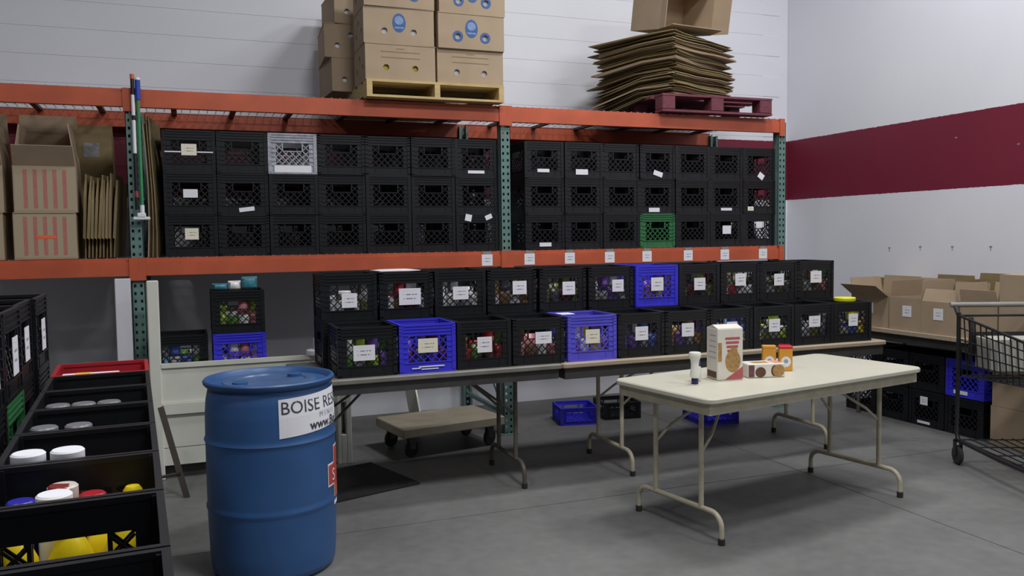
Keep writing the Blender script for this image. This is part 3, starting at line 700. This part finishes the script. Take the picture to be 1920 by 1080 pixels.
# ------------------------------------------------------------------ bay with striped boxes on the left
LZ = SZ
for s, (x, n_) in enumerate(((-.81, 'beside the flattened bundle'), (-1.215, 'at the left edge of the photo'))):
    for k in range(2):
        d = -.0 if k == 0 else .01
        H = .29
        fl_ = {} if k == 0 else {'f': (38, .15), 'b': (-8, .36), 'l': (-9, .26), 'r': (-7, .27)}
        o = open_box('produce_box', f'{("lower closed", "upper open")[k]} red-striped cardboard box {n_}', 'box', (x+d, 6.21, LZ+k*(H+.004)), .03, .35, .4, H, M_card, fl_, group='red-striped boxes in the rack')
        build('printed_stripes', MB().box(-.17, .17, -.2012, -.2002, .01, H-.01), M_stripe, o)
        if k == 0:
            build('box_lid', MB().box(-.175, .175, -.205, .2, H, H+.004), M_card, o)
            if s == 0: build('sticker', MB().box(-.05, .06, -.2025, -.2012, .13, .15), mat('orange_sticker', '#ef6a3a', .5, .05, 10), o)
for k in range(9):
    o = O('flattened_box', None, None, (-.59+k*.021, 6.06+R.uniform(0, .02), LZ), (0, .05+R.uniform(-.02, .02), -.1+R.uniform(-.03, .03)))
    tag(o, 'flattened cardboard box standing on edge in the bundle beside the striped boxes', 'cardboard', 'upright flattened boxes in the rack')
    h = .52+R.uniform(-.02, .03)
    build('sheet', MB().box(-.004, .004, 0, .45, .002, h), M_card_d, o)
    build('flap', MB().add([(-.004, 0, .14), (.004, 0, .14), (.004, .01, h), (-.004, .01, h), (-.005, -.05, .13), (.012, -.05, .12), (.012, -.03, h-.16), (-.005, -.03, h-.14)], [(0, 4, 7, 3), (1, 2, 6, 5), (4, 5, 6, 7), (0, 1, 5, 4), (3, 7, 6, 2)]), R.choice((M_card, M_card_d)), o)
o = open_box('cardboard_box', 'tall dark cardboard box with grey sticker behind the upright bundle', 'box', (-.6, 6.78, LZ), .02, .3, .3, .86, M_card_d, {'b': (3, .1)})
build('sticker', MB().box(-.03, .07, -.1515, -.15, .7, .8), mat('grey_sticker', '#8a8a88', .7, .25, 40), o)
for k in range(5):
    o = tag(O('flattened_box', None, None, (-.216+.0105*k, 6.04+.03*(k % 2), LZ), (0, .004+R.uniform(-.004, .004), -.11+R.uniform(-.008, .008))), 'thin cardboard sheet leaning between green post and crate stack', 'cardboard', 'cardboard sheets beside the green post')
    b = MB(); n = 6; hh = .93-R.uniform(0, .08)
    for i in range(n):
        z0, z1 = hh*i/n, hh*(i+1)/n; f0, f1 = [.014*math.sin(z*4+k*.2) for z in (z0, z1)]
        b.add([(f0-.003, 0, z0), (f0+.003, 0, z0), (f0+.003, .5, z0), (f0-.003, .5, z0), (f1-.003, 0, z1), (f1+.003, 0, z1), (f1+.003, .5, z1), (f1-.003, .5, z1)], [(3, 2, 1, 0), (4, 5, 6, 7), (0, 1, 5, 4), (1, 2, 6, 5), (2, 3, 7, 6), (3, 0, 4, 7)])
    build('sheet', b, R.choice((M_card, M_card_d)), o)
# poles hung on the green post
pl = thing('mop_pole', 'green mop pole with blue grip hung on the green rack post', 'pole', (-.238, 5.945, 1.66))
build('shaft', MB().tube([(0, 0, .06), (0, 0, .78)], .011, 10), mat('green_pole', '#3f8a5c', .4, .08, 10), pl, smooth=True)
build('grip', MB().tube([(0, 0, .76), (0, 0, .885)], .017, 12), mat('blue_grip', '#2745a8', .45, .08, 10), pl, smooth=True)
build('grip_tip', MB().lathe([(.017, .885), (.015, .9), (0, .902)], 12), M_plain, pl, smooth=True)
build('ferrule', MB().tube([(0, 0, .03), (0, 0, .09)], .014, 10), M_plain, pl, smooth=True)
build('mop_clamp', MB().cbox(-.055, .045, -.012, .02, -.005, .015, .004).cbox(-.03, .02, -.015, .02, .012, .04, .004), M_plain, pl)
p2 = thing('striped_pole', 'white and black banded pole with orange tip beside the green mop pole', 'pole', (-.268, 5.945, 1.72))
for a, c, m in ((0, .08, M_blackp), (.08, .12, mat('red_band', '#9c3b40', .5)), (.12, .36, M_blackp), (.36, .57, M_plain), (.57, .6, M_blackp), (.6, .73, M_plain), (.73, .83, M_blackp)): build('pole_band', MB().tube([(0, 0, a), (0, 0, c)], .0115, 10), m, p2, smooth=True)
build('tip', MB().tube([(0, 0, .83), (0, 0, .86)], .013, 10), mat('orange_tip', '#d0693a', .5), p2, smooth=True)

# ------------------------------------------------------------------ white cabinet behind the barrel
cb = thing('white_counter', 'white wooden counter with tall corner post behind the blue barrel', 'counter', (-.225, 5.72, 0))
build('corner_post', MB().cbox(0, .07, 0, .07, 0, 1.27, .006), M_white, cb)
build('top_cap', MB().box(.07, 1.245, .0, .036, .715, .742), M_white, cb)
build('inner_shelf', MB().box(.07, 1.15, .036, .41, .612, .63).box(.0, .07, .09, .41, .612, .63), M_white, cb)
build('front_board', MB().box(.07, 1.2, .012, .03, .49, .715), M_white, cb); build('ledge', MB().box(.07, 1.2, -.01, .03, .42, .488), M_white, cb)
build('front_board', MB().box(.07, 1.2, .012, .03, .205, .42), M_white, cb); build('front_board', MB().box(.07, 1.2, .012, .03, .09, .2), M_white, cb)
build('base_plinth', MB().box(.07, 1.2, .06, .24, 0, .09), M_dboard, cb)
build('end_leg', MB().cbox(1.15, 1.175, -.07, .22, 0, .7, .004).cbox(1.21, 1.245, -.07, .22, 0, .7, .004).cbox(1.175, 1.21, -.07, .22, 0, .2, .004).cbox(1.175, 1.21, -.07, .22, .42, .47, .004), M_white, cb)
build('back_board', MB().box(.07, 1.15, .24, .255, .09, .612), M_white, cb)
tag(build('white_board', MB().cbox(0, .093, 0, .03, 0, 1.28, .004), mat('white_board_paint', '#d9d9df', .5, .03, 5), None, (-.418, 5.93, 0)), 'tall narrow white board standing left of the green rack post', 'board')
CZ = .631
k1, k2, k3 = (.325, 5.768+CW/2, CZ), (.322, 5.772+CW/2, CZ+CH+.001), (-.036, 5.812+CW/2, CZ)
crate(k1, .0, 'blue', 'blue milk crate on the white counter', ())
crate(k2, 0, 'black', 'black milk crate of green goods stacked on the blue counter crate', ())
crate(k3, 0, 'black', 'black milk crate of blue-white bags beside the white corner post', ())
fill(k2, 'in the black crate above the counter', ['packet', 'jar', 'can', 'packet'], ['lime', 'green', 'white', 'pink'])
fill(k1, 'in the blue crate on the counter', ['packet', 'packet', 'can'], ['silver', 'purple', 'white', 'pink'])
fill(k3, 'in the crate beside the white corner post', ['packet'], ['light blue', 'silver', 'blue', 'green', 'white'])
for dx, c, w_, h_ in ((-.1, 'teal', .1, .045), (-.01, 'white', .08, .06), (.085, 'teal', .1, .085)):
    tag(build('plastic_bag', pillow(w_, .09, h_), gm(c), None, (.318+dx, 5.745+.14, CZ+2*CH+.002), smooth=True), {(-.1): 'low teal bag', -.01: 'white bag', .085: 'tall teal bag'}[dx]+' on the topmost crate over the white counter', 'bag')
td = thing('tape_dispenser', 'white roll with upright pin lying on the white counter', 'roll', (.795, 5.735, .743))
build('roll', MB().lathe([(.014, 0), (.05, 0), (.052, .004), (.052, .03), (.048, .034), (.014, .034)], 24), M_plain, td, smooth=True); build('pin', MB().tube([(.0, 0, .0), (.002, 0, .11)], .007, 8), M_steel, td, smooth=True)
# easel-like brown table leg by the left table comes with that table
# ------------------------------------------------------------------ left table with a row of crates running towards the camera
lt = thing('folding_table', 'long dark folding table under the left row of crates', 'table', (-.02, 1.0, 0), .05)
LTZ = .752
build('table_top', MB().cbox(-.78, 0, 0, 2.78, LTZ-.03, LTZ, .004), M_dboard, lt); build('apron', MB().box(-.76, -.02, .02, .035, .66, LTZ-.03).box(-.76, -.02, 2.74, 2.755, .66, LTZ-.03).box(-.035, -.02, .035, 2.74, .66, LTZ-.03).box(-.76, -.745, .035, 2.74, .66, LTZ-.03), M_dboard, lt)
for y, y2 in ((.4, .2), (2.55, 2.75)):
    for x in (-.7, -.1): build('leg', MB().bar((x, y, .72), (x, y2, 0), .03, .03, up=(1, 0, 0)), M_brownleg, lt)
    build('cross_bar', MB().bar((-.7, y2-.04*(1 if y > 1 else -1), .25), (-.1, y2-.04*(1 if y > 1 else -1), .25), .022, .022), M_brownleg, lt)
tag(build('steel_strut', MB().bar((0, 0, 0), (-.13, .17, .52), .035, .012, up=(0, 1, 0)).bar((-.03, .04, .14), (-.16, .06, .12), .025, .012), M_brownleg, None, (-.03, 5.28, 0)), 'slanting brown steel strut on the floor beside the white counter', 'strut')
lefts = {}
lcols = ['black']*7+['red']
lnames = ['nearest the camera', 'second from the camera', 'third from the camera, holding yellow bottles', 'fourth from the camera, with white-lidded jars', 'fifth from the camera', 'sixth from the camera', 'seventh from the camera']
for i in range(8):
    yc = 1.085+.3365*(i+.5); xr = -.033-(yc-1.42)*.05
    lefts[i] = (xr-CW/2-.002, yc, LTZ)
    crate(lefts[i], PI/2+.05, lcols[i], ('red milk crate at the far end of the left table row' if i == 7 else f'black milk crate of the left table row, {lnames[i]}'), [(0, .14, .09, .08)], 'crates in the left table row')
for k in range(5):
    yc = 3.70-.34*k; xc = -.672+(.0 if k != 1 else -.012)-(yc-3)*.02
    crate((xc, yc, LTZ), PI/2+.02, ('black', 'green')[k == 2], f'{("black", "green")[k == 2]} milk crate supporting the raised left row, {ORD[k]} from its far end', (), 'support crates of the raised left row')
    crate((xc, yc, LTZ+CH+.001), PI/2+.02, ('black'), f'black milk crate of the raised left row, {ORD[k]} from its far end', [(.02, .13, .1, .12)], 'raised crates behind the left table row')
x, y, z = lefts[2]
M_yel = mat('mustard_yellow', '#e2c817', .35, .08, 12)
ybot = MB().lathe([(0, 0), (.036, 0), (.042, .008), (.044, .05), (.04, .075), (.043, .1), (.04, .13), (.026, .16), (.018, .17), (.018, .185), (0, .185)], 18).mesh('mustard_bottle', M_yel, True)
ycap = MB().lathe([(.02, .18), (.02, .215), (.014, .224), (0, .226)], 14).mesh('cap', M_yel, True)
for k, (mx, my) in enumerate(((-.322, 1.832), (-.226, 1.83), (-.13, 1.834), (-.175, 1.917), (-.122, 2.01))):
    o = tag(O('mustard_bottle', ybot, None, (mx, my, z+.012), (0, 0, k), (1, 1, 1.06 if k < 3 else .96)), 'yellow mustard bottle in the third left-row crate, '+('front row left', 'front row middle', 'front row right', 'behind the front row', 'in the far right corner')[k], 'bottle', 'mustard bottles in the left row'); O('cap', ycap, o)
def tall(name, label, loc, r, h, m, lidm, lr=None, cat='jar'):
    lr = lr or r+.002; o = thing(name, label, cat, loc)
    build('body', MB().lathe([(0, 0), (r-.003, 0), (r, .008), (r, h-.06), (min(r, lr-.004), h-.032), (0, h-.032)], 22), m, o, smooth=True)
    build('lid', MB().lathe([(lr-.002, h-.034), (lr, h-.03), (lr, h-.004), (lr-.004, h), (0, h)], 26), lidm, o, smooth=True)
M_dj = mat('dark_jar', '#3c2a20', .25, .2, 10); M_gl = mat('grey_lid', '#6e6f74', .4, .1, 10); M_bl = mat('blue_cap_plastic', '#2c2a9c', .4, .1, 10)
M_sp = pack_mat('sauce_print', ['#6b1f1c', '#7b2620', '#d0c6c0'], 30)
tall('jar', 'white jar with wide lid among the yellow mustard bottles', (-.262, 1.912, z+.012), .032, .243, M_plain, M_plain)
tall('sauce_bottle', 'red-brown patterned sauce bottle in the mustard crate', (-.255, 1.985, z+.012), .033, .24, M_sp, M_sp, .03, 'bottle')
tall('sauce_bottle', 'plain red sauce bottle in the mustard crate', (-.2, 1.992, z+.012), .027, .214, mat('red_cap', '#a51f2a', .4), mat('red_cap', '#a51f2a', .4), .027, 'bottle')
tall('bottle', 'blue-capped bottle beside the wide-lidded white jar', (-.325, 1.912, z+.012), .024, .222, M_bl, M_bl, .024, 'bottle')
tall('bottle', 'blue-capped bottle in the far left corner of the mustard crate', (-.335, 1.99, z+.012), .03, .214, M_bl, M_bl, .028, 'bottle')
x, y, z = lefts[3]
for k, jx in enumerate((-.345, -.265)):
    tall('jar', f'white wide-lidded jar, {("left", "right")[k]} of two in the fourth left-row crate', (jx, 2.165, z+.012), .034, .276, M_dj, M_plain, .036)
for i, yy, lst in ((4, 2.525, (-.362, -.28)), (5, 2.855, (-.37, -.3, -.23))):
    x, y, z = lefts[i]
    for k, jx in enumerate(lst):
        tall('jar', f'dark jar with grey lid in the {ORD[i]} left-row crate, {ORD[k]} from the left', (jx, yy, z+.012), .033, .262, M_dj, M_gl, .034)
x, y, z = lefts[7]
o = thing('paper_packet', 'white and yellow packet in the red crate', 'packet', (x-.02, y-.115, z+.012), 0)
build('wrapper', MB().cbox(-.11, .09, -.03, .03, 0, .262, .006), M_plain, o); build('yellow_band', MB().box(-.06, -.01, -.0305, .0305, .2, .2625), mat('pack_yellow', '#d9c04a', .5), o)

# ------------------------------------------------------------------ things under the tables
dl = thing('platform_dolly', 'beige flat platform dolly on casters under the long table', 'dolly', (1.35, 5.55, 0), .17)
build('platform', MB().cbox(0, .8, 0, .5, .15, .215, .006), mat('dolly_beige', '#b0a692', .6, .12, 8), dl)
for x in (.09, .71):
    for y in (.07, .43):
        c = build('caster', MB().lathe([(.02, -.014), (.055, -.014), (.06, -.008), (.06, .008), (.055, .014), (.02, .014)], 18), M_rub, dl, (x, y, .06), (PI/2, 0, .4), True)
        build('fork', MB().box(x-.025, x+.025, y-.022, y-.016, .06, .15).box(x-.025, x+.025, y+.016, y+.022, .06, .15).box(x-.03, x+.03, y-.022, y+.022, .144, .15), M_legd, dl)
tag(build('leaning_board', MB().bar((0, 0, 0), (.0, .32, .44), .3, .012, up=(1, 0, 0)), M_white, None, (1.63, 6.2, .012), (0, 0, 0)), 'white board leaning behind the platform dolly', 'board')
crate((2.95, 6.2, 0), -.2, 'blue', 'low blue crate lying on the floor under the long table', (), sc=(.95, .95, .5))
crate((3.36, 6.25, 0), -.15, 'black', 'low black crate on the floor right of the low blue one', (), sc=(.95, .95, .5))
crate((3.95, 5.75, 0), -.1, 'blue', 'blue crate on the floor behind the cream table', (), sc=(1, 1, .75))
tag(build('floor_shading', MB().cbox(0, .62, 0, .62, 0, .014, .004), mat('painted_floor_shadow', '#222222', .9, .2, 20), None, (.72, 4.80, 0), (0, 0, .3)), 'dark sheet painted as the table shadow on the floor behind the barrel', 'painted shadow')  # dark flat sheet stands in for shade cast by the tables and crates

# ------------------------------------------------------------------ table along the right wall with boxes, crates beneath
rw = thing('folding_table', 'long wood-edged table along the right wall carrying open boxes', 'table', (5.17, 3.1, 0))
build('table_top', MB().cbox(0, .66, 0, 2.6, .715, .75, .003), M_ply, rw); build('apron', MB().box(.03, .045, .03, 2.57, .65, .715).box(.61, .625, .03, 2.57, .65, .715).box(.045, .61, .03, .045, .65, .715).box(.045, .61, 2.555, 2.57, .65, .715), M_dboard, rw)
for y in (.2, 2.4):
    for x in (.08, .58): build('leg', MB().tube([(x, y, 0), (x, y, .715)], .014, 10), M_legd, rw, smooth=True)
BX = 'boxes on the right wall table'
H2 = PI/2
specs = [  # y centre, x front, length along wall, depth, height, flaps, label, card
 (5.36, 5.22, .40, .34, .25, {'f': (55, .16), 'b': (5, .15), 'l': (10, .14)}, 'open cardboard box with tilted flap nearest the table crates', .0),
 (4.975, 5.20, .31, .33, .255, {'b': (8, .14), 'l': (-8, .13), 'r': (1, .14)}, 'open cardboard box with white card, second from the table crates', .02),
 (4.655, 5.19, .31, .33, .24, {'b': (5, .14), 'r': (-6, .15), 'f': (-20, .1)}, 'open cardboard box with white card, third from the table crates', .0),
 (4.335, 5.21, .30, .33, .26, {'b': (6, .13), 'r': (5, .12), 'f': (10, .09)}, 'open cardboard box behind the cart handle', None),
 (4.0, 5.20, .33, .36, .46, {}, 'tall closed cardboard box behind the shopping cart', None),
 (3.63, 5.26, .33, .36, .40, {}, 'closed cardboard box at the right edge of the wall table', None)]
for yc, xf, L, W, H, fl_, lab, cd in specs:
    o = open_box('cardboard_box', lab, 'box', (xf+W/2, yc, .751), -H2, L, W, H, M_card, fl_, group=BX)
    if cd is not None: O('label_card', card_me, o, (cd, -W/2-.001, .15), scale=(.085, 1, .085))
    if not fl_: build('box_lid', MB().box(-L/2, L/2, -W/2, W/2, H, H+.004), M_card, o)
for k, (yc, h) in enumerate(((5.5, .37), (5.06, .36), (4.66, .385))):
    o = open_box('cardboard_box', f'back-row cardboard box against the right wall, {ORD[k]} from the corner', 'box', (5.705, yc, .751), -H2, .36, .24, h, M_card_d, {'b': (4, .05)} if k else {}, group='back row boxes on the wall table')
    if not k: build('box_lid', MB().box(-.18, .18, -.12, .12, h, h+.004), M_card_d, o)
for q, yy in enumerate((5.56, 5.22, 4.88, 4.54)):
    for r in range(2):
        c = 'blue' if (q, r) == (3, 1) else 'black'
        lab = 'blue milk crate under the right wall table' if c == 'blue' else f'black milk crate under the wall table, {("floor", "upper")[r]} level, {ORD[q]} from the corner'
        crate((5.33+CW/2, yy, .001+r*.285), -H2, c, lab, [(-.02, .2, .07, .065), (-.02, .03, .12, .02, 'w')] if (q, r) == (2, 0) else ([(-.03, .035, .12, .028, 'w')] if c == 'blue' else ()), 'crates under the wall table')
for r, (L, h) in enumerate(((.42, .27), (.40, .30))):
    o = open_box('cardboard_box', f'{("lower", "upper")[r]} brown cardboard box stacked under the wall table behind the cart', 'box', (5.5, 4.1, .001+r*.276), -H2, L, .36, h, M_card, {}, group='boxes under the wall table')
    build('box_lid', MB().box(-L/2, L/2, -.18, .18, h, h+.004), M_card, o)

# ------------------------------------------------------------------ shopping cart
ct = thing('shopping_cart', 'dark metal shopping cart at the right edge in front of the boxes', 'cart', (4.66, 4.02, 0), 2.71)
CWD = .54                        # width along local -x
hd = build('handle', MB().tube([(.03, -.06, 1.035), (-CWD-.03, -.06, 1.035)], .017, 12), mat('grey_handle', '#8f8c88', .4, .08, 12), ct, smooth=True)
build('handle_bracket', MB().tube([(0, -.06, 1.035), (0, .0, .97)], .014, 8).tube([(-CWD, -.06, 1.035), (-CWD, 0, .97)], .014, 8), M_rub, ct, smooth=True)
for x in (0, -CWD): build('frame_post', MB().tube([(x, 0, .99), (x, .005, .6), (x, .0, .2), (x, .03, .16)], .013, 10), M_blackp, ct, smooth=True)
for x in (0, -CWD): build('chassis_rail', MB().tube([(x, .0, .16), (x*.9-.03, .5, .15), (x*.75-.07, .92, .15)], .014, 10), M_blackp, ct, smooth=True)
tr = MB()
for k in range(9): t = k/8; tr.tube([(-.0-CWD*t, .03, .17), (-.07-(CWD*.75)*t, .88, .165)], .004, 6)
for k in range(5): y = .05+k*.2; f = y/.92; tr.tube([(-.07*f, y, .168), (-CWD+(CWD*.25-.07)*f, y, .168)], .004, 6)
build('lower_tray', tr, M_blackp, ct)
def bpt(x, y, z): return (-.05*y-(CWD-.16*y)*x, y, z)          # x 0..1 across, y along
bk = MB(); rim = [bpt(0, 0, .97), bpt(0, .9, .86), bpt(1, .9, .86), bpt(1, 0, .97), bpt(0, 0, .97)]
build('basket_rim', MB().tube(rim, .009, 8), M_blackp, ct, smooth=True)
for s in (0, 1):
    w_ = MB()
    for k in range(15):
        y = .9*k/14; zt = .97-.11*k/14; zb = .58+.06*k/14; w_.tube([bpt(s, y, zt), bpt(s+(.05 if s == 0 else -.05), y, zb)], .0042, 6)
    for k in range(4): t = (k+1)/5; w_.tube([bpt(s+(.05*t if s == 0 else -.05*t), 0, .97-.39*t), bpt(s+(.05*t if s == 0 else -.05*t), .9, .86-.22*t)], .0042, 6)
    build('side_grille', w_, M_blackp, ct)
w_ = MB()
for k in range(11): x = .05+.9*k/10; w_.tube([bpt(x, 0, .58), bpt(x, .9, .64)], .0042, 6)
for k in range(6): w_.tube([bpt(.05, k*.18, .58+.012*k), bpt(.95, k*.18, .58+.012*k)], .0042, 6)
build('basket_floor', w_, M_blackp, ct)
w_ = MB()
for k in range(11): x = .05+.9*k/10; w_.tube([bpt(x, .9, .64), bpt(x, .9, .86)], .003, 6)
build('front_grille', w_, M_blackp, ct)
build('seat_flap', MB().bar(bpt(.08, .05, .62), bpt(.08, .06, .9), .012, .01).bar(bpt(.92, .05, .62), bpt(.92, .06, .9), .012, .01).bar(bpt(.08, .055, .8), bpt(.92, .055, .8), .006, .14, up=(0, 0, 1)), M_blackp, ct)
build('child_strap', MB().bar(bpt(.12, .02, .96), bpt(.13, .03, .84), .03, .01), M_rub, ct)
for x, y in ((0, 0), (-CWD, 0), (-.07, .85), (-CWD+.06, .85)):
    wh = build('wheel', MB().lathe([(.015, -.014), (.055, -.014), (.062, -.008), (.062, .008), (.055, .014), (.015, .014)], 20), M_rub, ct, (x, y+.02, .062), (0, PI/2, 0), True)
    build('wheel_fork', MB().box(x-.022, x-.016, y, y+.04, .062, .16).box(x+.016, x+.022, y, y+.04, .062, .16).box(x-.022, x+.022, y, y+.04, .15, .16), M_blackp, ct)
# goods in the cart
def cloc(x, y, z):
    c, s = math.cos(2.71), math.sin(2.71); return (4.66+x*c-y*s, 4.02+x*s+y*c, z)
o = tag(build('ribbed_box', MB().cbox(-.2, .2, -.1, .1, 0, .2, .003), stripe_mat('grey_ribbed_print', '#a9a89c', '#7d7f7a', 9, .02, .98, .02, .98, .5), None, cloc(-.28, .16, .645), (0, 0, 2.71+PI)), 'pale grey ribbed carton in the shopping cart basket', 'carton')
